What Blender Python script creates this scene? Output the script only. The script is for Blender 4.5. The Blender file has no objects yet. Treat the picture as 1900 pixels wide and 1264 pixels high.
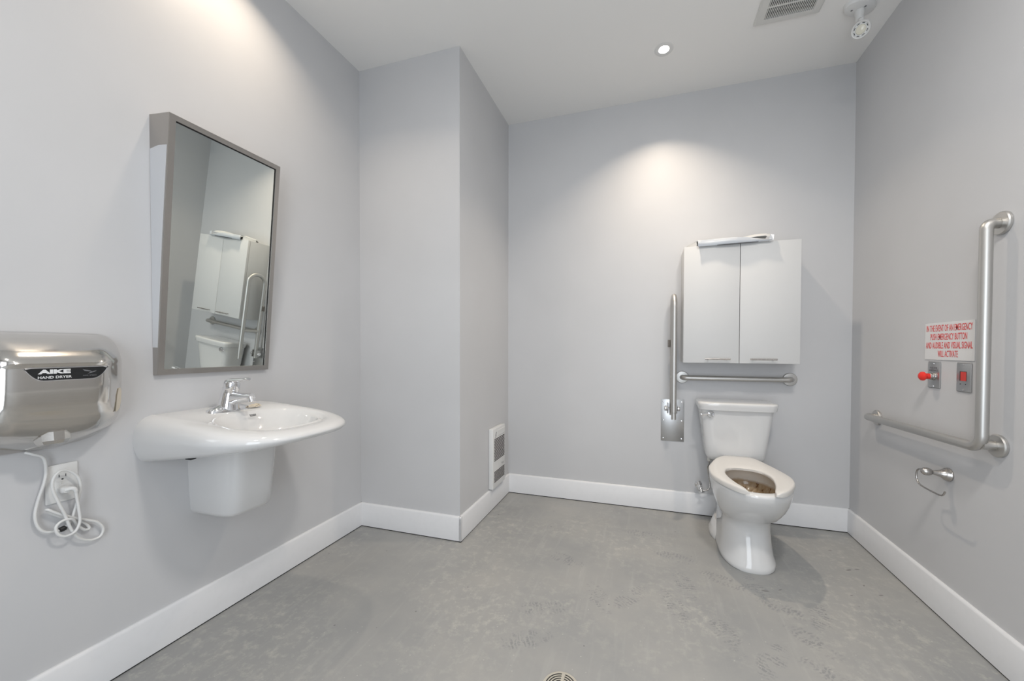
import bpy, bmesh, math, random
from mathutils import Vector, Matrix, Euler
random.seed(7)
PI = math.pi
C = bpy.context.scene.collection
SC = bpy.context.scene

# ------------------------------------------------------------------ room numbers (metres; +X along the far wall, +Y into the room)
XL, XR = -1.7182, 1.1867          # left and right walls
YF = 2.7441                       # far wall
XB, YB = -1.0272, 1.9524          # boxed-out corner: its side face and its front face
YN = -1.05                        # wall behind the camera
H = 2.8313                        # ceiling height

# ------------------------------------------------------------------ camera
cam = bpy.data.cameras.new('camera'); camo = bpy.data.objects.new('camera', cam); C.objects.link(camo)
yaw, pitch, roll, fpx, cx, cy = .2943, -.0168, .0022, 700.177, 987.79, 659.06
fw = Vector((-math.sin(yaw) * math.cos(pitch), math.cos(yaw) * math.cos(pitch), math.sin(pitch)))
rt = Vector((math.cos(yaw), math.sin(yaw), 0)); up = rt.cross(fw)
r2 = rt * math.cos(roll) + up * math.sin(roll); u2 = -rt * math.sin(roll) + up * math.cos(roll)
M = Matrix.Identity(4)
for i in range(3):
    M[i][0] = r2[i]; M[i][1] = u2[i]; M[i][2] = -fw[i]
M[0][3], M[1][3], M[2][3] = 0, 0, 1.115
camo.matrix_world = M
cam.sensor_width = 36; cam.sensor_fit = 'HORIZONTAL'; cam.lens = fpx / 1900 * 36
cam.shift_x = -(cx - 950) / 1900; cam.shift_y = (cy - 632) / 1900
cam.clip_start = .02
SC.camera = camo

# ------------------------------------------------------------------ world, view, lights
SC.view_settings.view_transform = 'Standard'; SC.view_settings.look = 'None'
SC.view_settings.gamma = 1; SC.view_settings.use_curve_mapping = False
SC.view_settings.exposure = 0.10
w = bpy.data.worlds.new('world'); SC.world = w; w.use_nodes = True
w.node_tree.nodes['Background'].inputs[0].default_value = (.8, .87, 1, 1)
w.node_tree.nodes['Background'].inputs[1].default_value = 0.3

def area(name, loc, size, power, col, rot=(0, 0, 0), size_y=None, spread=PI, shape=None):
    l = bpy.data.lights.new(name, 'AREA'); o = bpy.data.objects.new(name, l); C.objects.link(o)
    l.energy = power; l.color = col; l.size = size; l.spread = spread
    if size_y: l.shape = 'RECTANGLE'; l.size_y = size_y
    else: l.shape = 'DISK'
    o.location = loc; o.rotation_euler = rot
    return o
DOWNLIGHTS = [(.082, 2.313), (-1.46, 1.18), (.50, .65), (-.70, -.05)]
DL_POWER = [6.6, 3.2, 25, 5]
DL_SIZE = [.07, .07, .26, .26]
DL_COL = [(1, .85, .68), (1, .84, .66), (1, .955, .90), (1, .955, .90)]
DL_SPREAD = [112, 126, 175, 175]
for (x, y), p, sp_, sz_, cl_ in zip(DOWNLIGHTS, DL_POWER, DL_SPREAD, DL_SIZE, DL_COL):
    area('downlight_lamp', (x, y, H - .004), sz_, p, cl_, spread=math.radians(sp_))
# cool soft fill lamp added behind the camera, in the rear wall opening
area('rear_fill_light', (.0, YN + .03, 1.2), 1.2, 32, (.86, .93, 1), rot=(PI / 2, 0, 0), size_y=2.1)

# ------------------------------------------------------------------ materials
def mat(name, col, rough=.5, metal=0, **kw):
    m = bpy.data.materials.new(name); m.use_nodes = True
    b = m.node_tree.nodes['Principled BSDF']
    b.inputs['Base Color'].default_value = (*col, 1)
    b.inputs['Roughness'].default_value = rough; b.inputs['Metallic'].default_value = metal
    for k, v in kw.items():
        b.inputs[k.replace('_', ' ')].default_value = v
    return m
def nodes(m): return m.node_tree.nodes, m.node_tree.links, m.node_tree.nodes['Principled BSDF']
def noise(m, scale, detail=4, vec=None, rough=.5):
    N, L, b = nodes(m); n = N.new('ShaderNodeTexNoise'); n.inputs['Scale'].default_value = scale
    n.inputs['Detail'].default_value = detail; n.inputs['Roughness'].default_value = rough
    if vec is None:
        t = N.new('ShaderNodeTexCoord'); vec = t.outputs['Object']
    L.new(vec, n.inputs['Vector']); return n.outputs['Fac']
def ramp(m, fac, stops):
    N, L, b = nodes(m); r = N.new('ShaderNodeValToRGB')
    cr = r.color_ramp
    while len(cr.elements) < len(stops): cr.elements.new(.5)
    for e, (p, c) in zip(cr.elements, stops):
        e.position = p; e.color = (*c, 1) if len(c) == 3 else c
    L.new(fac, r.inputs[0]); return r.outputs[0]
def bump(m, h, strength=.1, dist=.002):
    N, L, b = nodes(m); n = N.new('ShaderNodeBump'); n.inputs['Strength'].default_value = strength
    n.inputs['Distance'].default_value = dist; L.new(h, n.inputs['Height']); L.new(n.outputs[0], b.inputs['Normal'])
def mixc(m, fac, a, c2, blend='MIX'):
    N, L, b = nodes(m); n = N.new('ShaderNodeMix'); n.data_type = 'RGBA'; n.blend_type = blend
    for s, v in ((n.inputs['Factor'], fac), (n.inputs['A'], a), (n.inputs['B'], c2)):
        if hasattr(v, 'is_output'): L.new(v, s)
        elif isinstance(v, (int, float)): s.default_value = v
        else: s.default_value = (*v, 1)
    return n.outputs['Result']
def mth(m, op, a, b_=None):
    N, L, b = nodes(m); n = N.new('ShaderNodeMath'); n.operation = op
    for i, v in enumerate((a, b_)):
        if v is None: continue
        if hasattr(v, 'is_output'): L.new(v, n.inputs[i])
        else: n.inputs[i].default_value = v
    return n.outputs[0]

WALLC = (.565, .566, .575)
m_wall = mat('grey_wall_paint', WALLC, .42)
N, L, b = nodes(m_wall); L.new(ramp(m_wall, noise(m_wall, 1.6, 3), [(.3, tuple(c * .97 for c in WALLC)), (.7, tuple(c * 1.03 for c in WALLC))]), b.inputs['Base Color'])
bump(m_wall, noise(m_wall, 260, 2), .06, .001)
m_ceil = mat('ceiling_paint', (.84, .833, .815), .75); bump(m_ceil, noise(m_ceil, 200, 2), .05, .001)
m_trim = mat('white_trim_paint', (.74, .745, .76), .4)
N, L, b = nodes(m_trim)
L.new(ramp(m_trim, noise(m_trim, 30, 6), [(.30, (.71, .715, .727)), (.5, (.725, .73, .743))]), b.inputs['Base Color'])
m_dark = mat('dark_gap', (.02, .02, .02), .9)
m_porc = mat('white_porcelain', (.67, .67, .668), .09, Coat_Weight=.3, Coat_Roughness=.04)
m_porc_sink = mat('sink_porcelain', (.67, .67, .668), .08, Coat_Weight=.3, Coat_Roughness=.04)
m_seat = mat('white_seat_plastic', (.69, .67, .64), .28)
m_white = mat('white_plastic', (.70, .70, .69), .35)
m_white_off = mat('off_white_plastic', (.66, .655, .63), .4)
m_cab = mat('white_laminate', (.64, .64, .635), .5)
m_cab_side = mat('cream_edge', (.70, .68, .65), .45)
m_black = mat('black_rubber', (.012, .012, .013), .45)
m_red = mat('red_plastic', (.75, .03, .02), .35)
m_redlens = mat('red_lens', (.62, .05, .04), .3)
m_redink = mat('red_ink', (.62, .05, .05), .55)
m_ink = mat('dark_ink', (.05, .05, .055), .5)
m_sign = mat('white_sign_board', (.70, .70, .70), .35)
m_chrome = mat('chrome', (.82, .82, .83), .06, 1)
m_badge = mat('black_badge', (.015, .016, .017), .22)
m_silverink = mat('silver_ink', (.72, .72, .72), .4)
m_greyink = mat('grey_ink', (.16, .16, .17), .5)
m_mirror = mat('mirror_glass', (.80, .84, .81), .008, 1)
m_putty = mat('dried_putty', (.62, .55, .44), .8)
m_peel = mat('peeled_film', (.66, .60, .50), .5)
m_film = mat('protective_film', (.60, .61, .63), .45)
def metal(name, col, rough, stretch):
    m = mat(name, col, rough, 1)
    N, L, b = nodes(m); t = N.new('ShaderNodeTexCoord'); mp = N.new('ShaderNodeMapping')
    mp.inputs['Scale'].default_value = stretch; L.new(t.outputs['Object'], mp.inputs['Vector'])
    f = noise(m, 160, 2, mp.outputs[0])
    L.new(ramp(m, f, [(.3, (rough * .92,) * 3), (.7, (rough * 1.08,) * 3)]), b.inputs['Roughness'])
    L.new(ramp(m, f, [(.3, tuple(c * .96 for c in col)), (.7, col)]), b.inputs['Base Color'])
    bump(m, f, .012, .0003)
    return m
m_steel = metal('brushed_steel', (.58, .57, .55), .42, (1, 1, 8))
m_frame = metal('brushed_mirror_frame', (.45, .43, .41), .34, (1, 8, .6))
m_plate = metal('brushed_wall_plate', (.52, .52, .52), .30, (1, 8, 1))
m_nickel = metal('brushed_nickel', (.50, .48, .46), .26, (1, 1, 1))
m_dryer = metal('polished_steel_cover', (.66, .64, .61), .12, (1, .4, 14))
m_emit = mat('lamp_glow', (1, 1, 1), .5)
nodes(m_emit)[2].inputs['Emission Color'].default_value = (1, .97, .92, 1)
nodes(m_emit)[2].inputs['Emission Strength'].default_value = 6
m_lens = mat('frosted_lens', (.70, .68, .58), .15)
# porcelain with rust stains inside the bowl
m_bowl = mat('stained_bowl_porcelain', (.76, .72, .66), .12)
N, L, b = nodes(m_bowl)
t = N.new('ShaderNodeTexCoord'); sep = N.new('ShaderNodeSeparateXYZ'); L.new(t.outputs['Object'], sep.inputs[0])
mp = N.new('ShaderNodeMapping'); mp.inputs['Scale'].default_value = (1, 1, .25); L.new(t.outputs['Object'], mp.inputs[0])
streak = noise(m_bowl, 46, 5, mp.outputs[0], .65)
streak_c = ramp(m_bowl, streak, [(.40, (.47, .37, .25)), (.57, (.38, .27, .16)), (.63, (.17, .08, .035))])
mr = N.new('ShaderNodeMapRange'); mr.inputs['From Min'].default_value = .372; mr.inputs['From Max'].default_value = .386
L.new(mth(m_bowl, 'ADD', sep.outputs['Z'], mth(m_bowl, 'MULTIPLY', streak, .02)), mr.inputs['Value'])
L.new(mixc(m_bowl, mr.outputs[0], streak_c, (.80, .78, .74)), b.inputs['Base Color'])

# painted concrete floor with dust, shoe prints and specks
m_floor = mat('grey_painted_concrete', (.3, .3, .3), .45)
N, L, b = nodes(m_floor)
tc = N.new('ShaderNodeTexCoord'); OBJ = tc.outputs['Object']
base = ramp(m_floor, noise(m_floor, 2.2, 6, OBJ, .6), [(.30, (.275, .280, .280)), (.5, (.320, .320, .312)), (.72, (.365, .357, .338))])
dust = ramp(m_floor, noise(m_floor, 24, 8, OBJ, .72), [(.50, (0, 0, 0)), (.66, (1, 1, 1))])
dustmask = ramp(m_floor, noise(m_floor, 1.7, 3, OBJ), [(.42, (0, 0, 0)), (.62, (.75, .75, .75))])
colr = mixc(m_floor, mth(m_floor, 'MULTIPLY', dust, dustmask), base, (.47, .46, .42))
mps = N.new('ShaderNodeMapping'); mps.inputs['Rotation'].default_value = (0, 0, .5); mps.inputs['Scale'].default_value = (14, 1.1, 1); L.new(OBJ, mps.inputs[0])
colr = mixc(m_floor, mth(m_floor, 'MULTIPLY', ramp(m_floor, noise(m_floor, 2.5, 5, mps.outputs[0]), [(.56, (0, 0, 0)), (.75, (1, 1, 1))]), .35), colr, (.42, .415, .40))
spk = N.new('ShaderNodeTexVoronoi'); spk.inputs['Scale'].default_value = 9; L.new(OBJ, spk.inputs['Vector'])
colr = mixc(m_floor, mth(m_floor, 'MULTIPLY', mth(m_floor, 'LESS_THAN', spk.outputs['Distance'], .035), .6), colr, (.12, .12, .12))
prints = [(-.41, 1.95, 1.2), (-.20, 1.69, .5), (-.06, 1.74, -.6), (-.01, 2.35, 1.4), (.12, 1.74, .3), (.15, 2.14, 1.3), (.18, 1.90, .2),
          (.55, 1.86, 1.0), (.70, 1.84, -.3), (.61, 1.68, .7), (-.42, 1.55, 1.9), (.30, 1.62, .4), (.44, 1.53, -.5), (.36, 1.99, 1.1),
          (-.44, 1.36, 2.1), (.62, 1.50, .9), (.50, 1.97, .2)]
wn = N.new('ShaderNodeTexNoise'); wn.inputs['Scale'].default_value = 38; L.new(OBJ, wn.inputs['Vector'])
def warp(v):
    a_ = N.new('ShaderNodeVectorMath'); a_.operation = 'SCALE'; a_.inputs['Scale'].default_value = .30; L.new(wn.outputs['Color'], a_.inputs[0])
    b_ = N.new('ShaderNodeVectorMath'); b_.operation = 'ADD'; L.new(v, b_.inputs[0]); L.new(a_.outputs[0], b_.inputs[1]); return b_.outputs[0]
acc = None
for i, (px, py, a) in enumerate(prints):
    mp = N.new('ShaderNodeMapping'); mp.vector_type = 'TEXTURE'
    mp.inputs['Location'].default_value = (px, py, 0); mp.inputs['Rotation'].default_value = (0, 0, a)
    mp.inputs['Scale'].default_value = (.048, .125, 1); L.new(OBJ, mp.inputs[0])
    ln = N.new('ShaderNodeVectorMath'); ln.operation = 'LENGTH'; L.new(mp.outputs[0], ln.inputs[0])
    br = N.new('ShaderNodeTexBrick'); br.inputs['Scale'].default_value = 1; br.inputs['Brick Width'].default_value = .42; br.inputs['Row Height'].default_value = .13
    br.inputs['Mortar Size'].default_value = .035; br.inputs['Mortar Smooth'].default_value = .3
    L.new(warp(mp.outputs[0]), br.inputs['Vector'])
    inside = ramp(m_floor, ln.outputs['Value'], [(.72, (1, 1, 1)), (1.0, (0, 0, 0))])
    v = mth(m_floor, 'MULTIPLY', mth(m_floor, 'SUBTRACT', 1.0, br.outputs['Fac']), inside)
    acc = v if acc is None else mth(m_floor, 'MAXIMUM', acc, v)
wear = ramp(m_floor, noise(m_floor, 22, 5, OBJ, .65), [(.44, (0, 0, 0)), (.58, (1, 1, 1))])
# dark scuffs on the right and fine pale grit
for px, py, a, r1, r2 in ((.985, 2.272, .5, .018, .006), (1.027, 2.29, .2, .014, .005), (.989, 2.142, 1.0, .010, .004), (1.025, 2.08, .4, .013, .005), (.896, 2.04, .3, .008, .004), (.531, 1.96, .1, .020, .006), (.60, 1.99, .6, .012, .004), (.979, 2.462, .2, .012, .005), (-.946, 2.344, 0, .008, .006), (.174, 2.44, 0, .006, .005)):
    mp = N.new('ShaderNodeMapping'); mp.vector_type = 'TEXTURE'; mp.inputs['Location'].default_value = (px, py, 0); mp.inputs['Rotation'].default_value = (0, 0, a); mp.inputs['Scale'].default_value = (r1, r2, 1); L.new(OBJ, mp.inputs[0])
    ln = N.new('ShaderNodeVectorMath'); ln.operation = 'LENGTH'; L.new(mp.outputs[0], ln.inputs[0])
    colr = mixc(m_floor, mth(m_floor, 'MULTIPLY', ramp(m_floor, ln.outputs['Value'], [(.6, (1, 1, 1)), (1.0, (0, 0, 0))]), .6), colr, (.10, .095, .09))
grit = N.new('ShaderNodeTexVoronoi'); grit.inputs['Scale'].default_value = 26; L.new(OBJ, grit.inputs['Vector'])
colr = mixc(m_floor, mth(m_floor, 'MULTIPLY', mth(m_floor, 'LESS_THAN', grit.outputs['Distance'], .06), .55), colr, (.55, .54, .50))
colr = mixc(m_floor, mth(m_floor, 'MULTIPLY', mth(m_floor, 'MULTIPLY', acc, wear), .50), colr, (.16, .17, .18))
L.new(colr, b.inputs['Base Color'])
L.new(ramp(m_floor, noise(m_floor, 5, 5, OBJ), [(.3, (.34, .34, .34)), (.7, (.55, .55, .55))]), b.inputs['Roughness'])
bump(m_floor, noise(m_floor, 60, 6, OBJ), .08, .002)

# ------------------------------------------------------------------ mesh helpers (all shapes are given in room coordinates)
def tag(o, label=None, cat=None, group=None, kind=None):
    if label: o['label'] = label
    if cat: o['category'] = cat
    if group: o['group'] = group
    if kind: o['kind'] = kind
    return o
def root(name, loc, label, cat, group=None):
    e = bpy.data.objects.new(name, None); C.objects.link(e); e.location = loc; e.empty_display_size = .05
    return tag(e, label, cat, group)
def origin_of(p):
    while p.parent: p = p.parent
    return Vector(p.location)
def ob(name, bm, m, parent=None, sharp=35, org=None):
    """one mesh object; its origin is that of the thing it belongs to"""
    me = bpy.data.meshes.new(name)
    off = origin_of(parent) if parent else (Vector(org) if org else Vector((0, 0, 0)))
    bmesh.ops.recalc_face_normals(bm, faces=bm.faces)
    bmesh.ops.translate(bm, verts=bm.verts, vec=-off)
    bm.to_mesh(me); bm.free()
    for p in me.polygons: p.use_smooth = True
    me.set_sharp_from_angle(angle=math.radians(sharp))
    for mm in (m if isinstance(m, (list, tuple)) else [m]): me.materials.append(mm)
    o = bpy.data.objects.new(name, me); C.objects.link(o)
    if parent: o.parent = parent
    elif org: o.location = org
    return o
def B(): return bmesh.new()
def box(bm, x0, x1, y0, y1, z0, z1, bev=0, seg=2, mi=0):
    n0 = set(bm.faces)
    vs = [bm.verts.new(p) for p in ((x0, y0, z0), (x1, y0, z0), (x1, y1, z0), (x0, y1, z0), (x0, y0, z1), (x1, y0, z1), (x1, y1, z1), (x0, y1, z1))]
    fs = [bm.faces.new([vs[i] for i in f]) for f in ((3, 2, 1, 0), (4, 5, 6, 7), (0, 1, 5, 4), (1, 2, 6, 5), (2, 3, 7, 6), (3, 0, 4, 7))]
    if bev:
        es = list({e for f in fs for e in f.edges})
        bmesh.ops.bevel(bm, geom=es, offset=bev, segments=seg, profile=.5, affect='EDGES')
    for f in bm.faces:
        if f not in n0: f.material_index = mi
    return bm
def loft(bm, rings, closed=True, cap0=True, cap1=True, mi=0):
    R = [[bm.verts.new(p) for p in r] for r in rings]
    n = len(R[0])
    for a, c in zip(R, R[1:]):
        for i in range(n if closed else n - 1):
            j = (i + 1) % n
            f = bm.faces.new((a[i], a[j], c[j], c[i])); f.material_index = mi
    if cap0: bm.faces.new(R[0]).material_index = mi
    if cap1: bm.faces.new(R[-1][::-1]).material_index = mi
    return R
def frame(d):
    d = Vector(d).normalized(); a = Vector((0, 0, 1)) if abs(d.z) < .9 else Vector((1, 0, 0))
    u = d.cross(a).normalized(); return u, d.cross(u).normalized(), d
def lathe(bm, origin, axis, prof, n=32, sx=1, sy=1, mi=0):
    """prof: (radius, distance along axis)"""
    u, v, d = frame(axis); o = Vector(origin)
    rings = [[o + d * h + u * (math.cos(2 * PI * k / n) * max(r, 1e-5) * sx) + v * (math.sin(2 * PI * k / n) * max(r, 1e-5) * sy) for k in range(n)] for r, h in prof]
    loft(bm, rings, mi=mi); return bm
def catmull(P, sub=8, closed=False):
    P = [Vector(p) for p in P]; out = []; n = len(P)
    for i in range(n if closed else n - 1):
        if closed: a, b_, c, d = P[i - 1], P[i], P[(i + 1) % n], P[(i + 2) % n]
        else: a, b_, c, d = P[max(i - 1, 0)], P[i], P[i + 1], P[min(i + 2, n - 1)]
        for k in range(sub):
            t = k / sub
            out.append(.5 * ((2 * b_) + (c - a) * t + (2 * a - 5 * b_ + 4 * c - d) * t * t + (3 * b_ - a - 3 * c + d) * t ** 3))
    if not closed: out.append(P[-1])
    return out
def bend(P, r, seg=8):
    """polyline with its corners rounded to radius r"""
    P = [Vector(p) for p in P]; out = [P[0]]
    for a, b_, c in zip(P, P[1:], P[2:]):
        d1 = (a - b_).normalized(); d2 = (c - b_).normalized(); ang = d1.angle(d2)
        t = min(r / math.tan(ang / 2), (a - b_).length * .49, (c - b_).length * .49); rr = t * math.tan(ang / 2)
        cen = b_ + (d1 + d2).normalized() * (rr / math.sin(ang / 2))
        s, e = b_ + d1 * t - cen, b_ + d2 * t - cen; tot = s.angle(e)
        for k in range(seg + 1):
            f = k / seg
            out.append(cen + (s * math.sin((1 - f) * tot) + e * math.sin(f * tot)) / math.sin(tot))
    out.append(P[-1]); return out
def tube(bm, P, r, n=16, caps=True, closed=False, mi=0):
    P = [Vector(p) for p in P]; m = len(P)
    R = r if isinstance(r, (list, tuple)) else [r] * m
    T = []
    for i in range(m):
        a = P[i - 1] if (i or closed) else P[i]; c = P[(i + 1) % m] if (i < m - 1 or closed) else P[i]
        T.append((c - a).normalized())
    u, v, _ = frame(T[0]); rings = []
    for i in range(m):
        u = (u - T[i] * u.dot(T[i])).normalized(); v = T[i].cross(u)
        rings.append([P[i] + (u * math.cos(2 * PI * k / n) + v * math.sin(2 * PI * k / n)) * R[i] for k in range(n)])
    if closed: rings.append(rings[0][:])
    loft(bm, rings, cap0=caps and not closed, cap1=caps and not closed, mi=mi)
    if closed: bmesh.ops.remove_doubles(bm, verts=bm.verts, dist=1e-6)
    return bm
def prism(bm, pts, dvec, mi=0):
    d = Vector(dvec); a = [bm.verts.new(p) for p in pts]; c = [bm.verts.new(Vector(p) + d) for p in pts]
    n = len(a); bm.faces.new(a).material_index = mi; bm.faces.new(c[::-1]).material_index = mi
    for i in range(n):
        j = (i + 1) % n; bm.faces.new((a[i], c[i], c[j], a[j])).material_index = mi
    return bm
def lettering(name, body, m, parent, loc, rotm, size, width=None, offset=0, shear=0, sx=1.0, extrude=.0003, spacing=1.0, line=1.0):
    """raised flat lettering; rotm columns = text right, text up, outward normal"""
    cu = bpy.data.curves.new(name, 'FONT'); cu.body = body; cu.size = size; cu.align_x = 'CENTER'; cu.align_y = 'CENTER'
    cu.offset = offset; cu.shear = shear; cu.extrude = extrude; cu.space_character = spacing; cu.space_line = line; cu.resolution_u = 3
    tmp = bpy.data.objects.new('tmp', cu); C.objects.link(tmp)
    bpy.context.view_layer.update()
    me = bpy.data.meshes.new_from_object(tmp.evaluated_get(bpy.context.evaluated_depsgraph_get()))
    bpy.data.objects.remove(tmp)
    if width:
        xs = [v.co.x for v in me.vertices]; sx = width / (max(xs) - min(xs))
    r_, u_, n_ = (Vector(q) for q in rotm); off = Vector(loc) - origin_of(parent)
    for v in me.vertices: v.co = r_ * (v.co.x * sx) + u_ * v.co.y + n_ * v.co.z + off
    me.materials.clear(); me.materials.append(m)
    o = bpy.data.objects.new(name, me); C.objects.link(o); o.parent = parent
    return o
ON_LEFT = ((0, 1, 0), (0, 0, 1), (1, 0, 0))       # text seen from the room on the left wall
ON_RIGHT = ((0, -1, 0), (0, 0, 1), (-1, 0, 0))
ON_BOX = ((0, 1, 0), (0, 0, 1), (1, 0, 0))
def srect(cx_, cy_, ax, ay, n, z, N_=48, front=None):
    """superellipse ring; front = (semi-axis, exponent) for the -Y half"""
    out = []
    for k in range(N_):
        a = 2 * PI * k / N_; c, s = math.cos(a), math.sin(a)
        A, Bx, e = ax, ay, n
        if front and s < 0: Bx, e = front
        r = (abs(c / A) ** e + abs(s / Bx) ** e) ** (-1 / e)
        out.append(Vector((cx_ + r * c, cy_ + r * s, z)))
    return out

# ================================================================== THE ROOM
T = .12
def struct(name, bm, m): return tag(ob(name, bm, m, sharp=30), kind='structure')
struct('floor', box(B(), XL - T, XR + T, YN - T, YF + T, -.1, 0), m_floor)
struct('ceiling', box(B(), XL - T, XR + T, YN - T, YF + T, H, H + .1), m_ceil)
struct('wall_left', box(B(), XL - T, XL, YN - T, YB + .1, 0, H), m_wall)
struct('wall_boxed_corner', box(B(), XL - T, XB, YB, YF + T, 0, H), m_wall)
struct('wall_back', box(B(), XB - .02, XR + T, YF, YF + T, 0, H), m_wall)
struct('wall_right', box(B(), XR, XR + T, YN - T, YF + T, 0, H), m_wall)
DX0, DX1, DH = -.6, .6, 2.25
bm = B(); box(bm, XL, DX0, YN - T, YN, 0, H); box(bm, DX1, XR, YN - T, YN, 0, H); box(bm, DX0, DX1, YN - T, YN, DH, H)
struct('wall_front', bm, m_wall)
BT, BZ0, BZ1 = .014, .0055, .146
def baseboard(name, a, b_, inward):
    """a, b_: ends along the wall (inner corners included); inward: unit vector into the room"""
    a, b_, n = Vector((*a, 0)), Vector((*b_, 0)), Vector((*inward, 0))
    prof = [(0, BZ0), (BT, BZ0), (BT, BZ1 - .010), (BT - .004, BZ1 - .003), (BT - .008, BZ1), (0, BZ1)]
    bm = B(); loft(bm, [[p + n * t + Vector((0, 0, z)) for t, z in prof] for p in (a, b_)])
    # black strip painting in the shade of the gap under the board
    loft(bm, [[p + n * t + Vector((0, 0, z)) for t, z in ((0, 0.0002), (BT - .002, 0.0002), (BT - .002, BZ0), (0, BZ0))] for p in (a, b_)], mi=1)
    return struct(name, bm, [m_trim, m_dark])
e = BT
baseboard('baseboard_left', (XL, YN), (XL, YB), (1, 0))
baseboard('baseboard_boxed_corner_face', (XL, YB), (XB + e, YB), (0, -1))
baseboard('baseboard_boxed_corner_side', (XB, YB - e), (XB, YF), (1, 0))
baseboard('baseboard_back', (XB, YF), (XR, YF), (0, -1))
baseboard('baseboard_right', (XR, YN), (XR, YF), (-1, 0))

# ================================================================== CEILING FITTINGS
for i, (x, y) in enumerate(DOWNLIGHTS[:1]):
    r = root('recessed_downlight', (x, y, H), 'small round white recessed downlight, lit, in the ceiling above the toilet side', 'ceiling light')
    bm = B(); lathe(bm, (x, y, H), (0, 0, -1), [(.052, 0), (.052, .0015), (.048, .0025), (.030, .002), (.029, .0005), (.029, 0)], 40)
    ob('trim_ring', bm, m_white, r)
    bm = B(); lathe(bm, (x, y, H), (0, 0, -1), [(.028, 0), (.028, .0018), (.02, .0025), (0, .003)], 32)
    ob('glowing_lens', bm, m_emit, r)
# exhaust grille
vx0, vx1, vy1 = .527, .824, 2.279; vy0 = vy1 - .30
r = root('exhaust_fan_grille', ((vx0 + vx1) / 2, (vy0 + vy1) / 2, H), 'square white slotted exhaust fan cover on the ceiling at the top edge of the photo', 'vent')
bm = B(); f = .040; zt = H - .016
def slope_frame(bm):
    o_ = [(vx0, vy0), (vx1, vy0), (vx1, vy1), (vx0, vy1)]
    def rect(i, z): return [Vector((vx0 + i, vy0 + i, z)), Vector((vx1 - i, vy0 + i, z)), Vector((vx1 - i, vy1 - i, z)), Vector((vx0 + i, vy1 - i, z))]
    loft(bm, [rect(0, H), rect(0, H - .006), rect(.008, H - .014), rect(.02, zt), rect(f, zt), rect(f, H - .003)], cap0=False, cap1=False)
slope_frame(bm); ob('cover_frame', bm, m_white_off, r)
bm = B(); box(bm, vx0 + f - .002, vx1 - f + .002, vy0 + f - .002, vy1 - f + .002, H - .004, H - .001); ob('fan_opening', bm, m_dark, r)
bm = B(); n = 26; x0, x1 = vx0 + f, vx1 - f
for k in range(n):
    xc = x0 + (k + .5) * (x1 - x0) / n; box(bm, xc - .0021, xc + .0021, vy0 + f, vy1 - f, H - .0165, H - .0145)
for k in (1, 2): yk = vy0 + f + k * (vy1 - vy0 - 2 * f) / 3; box(bm, x0, x1, yk - .004, yk + .004, H - .0168, H - .0140)
ob('slats', bm, m_white_off, r)
# emergency lamp head
ex, ey = 1.005, 2.303
r = root('emergency_light', (ex, ey, H), 'white adjustable emergency lamp head on an oval ceiling plate near the right wall', 'emergency light')
bm = B(); rings = []
for s, z in ((1, 0), (1, -.010), (.93, -.018), (.7, -.024), (.3, -.026)):
    rr = srect(0, 0, .078 * s, .048 * s, 2.2, 0); a = math.radians(28)
    rings.append([Vector((ex + p.x * math.cos(a) - p.y * math.sin(a), ey + p.x * math.sin(a) + p.y * math.cos(a), H + z)) for p in rr])
loft(bm, rings); ob('ceiling_plate', bm, m_white, r)
for dx, dy in ((-.038, -.012), (.014, -.022)):
    bm = B(); lathe(bm, (ex + dx, ey + dy, H - .022), (0, 0, -1), [(.0045, 0), (.0045, .004), (.002, .005)], 12); ob('plate_screw', bm, m_greyink, r)
hc = Vector((.991, 2.256, 2.680)); ax = (Vector((.05, .6, 1.55)) - hc).normalized()
bm = B(); lathe(bm, (ex, ey, H - .024), (0, 0, -1), [(.020, 0), (.021, .010), (.017, .030), (.017, .048), (.012, .058)], 24)
tube(bm, [(ex, ey, H - .07), tuple(hc + Vector((0, 0, .045)) - ax * .012), tuple(hc - ax * .012)], .011, 12)
ob('swivel_neck', bm, m_white, r)
hd = B(); lathe(hd, hc - ax * .035, ax, [(.012, 0), (.027, .004), (.035, .015), (.038, .030), (.038, .041), (.0355, .045), (.031, .043), (.029, .038), (0, .038)], 40)
hd = ob('lamp_head', hd, m_white, r)
bm = B(); lathe(bm, hc + ax * .0035, ax, [(.0205, 0), (.0185, .004), (.009, .007), (0, .008)], 28); ob('lamp_lens', bm, m_lens, hd)
bm = B(); u, v, d = frame(ax)
for k in range(8):
    a0 = 2 * PI * k / 8 + .1; pts = []
    for rr, sgn in ((.0245, 1), (.0272, -1)):
        for q in (range(5) if sgn > 0 else range(4, -1, -1)):
            a = a0 + q / 4 * .42; pts.append(hc + ax * .0036 + (u * math.cos(a) + v * math.sin(a)) * rr)
    prism(bm, pts, ax * .0008)
ob('cooling_slots', bm, m_black, hd)

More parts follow.
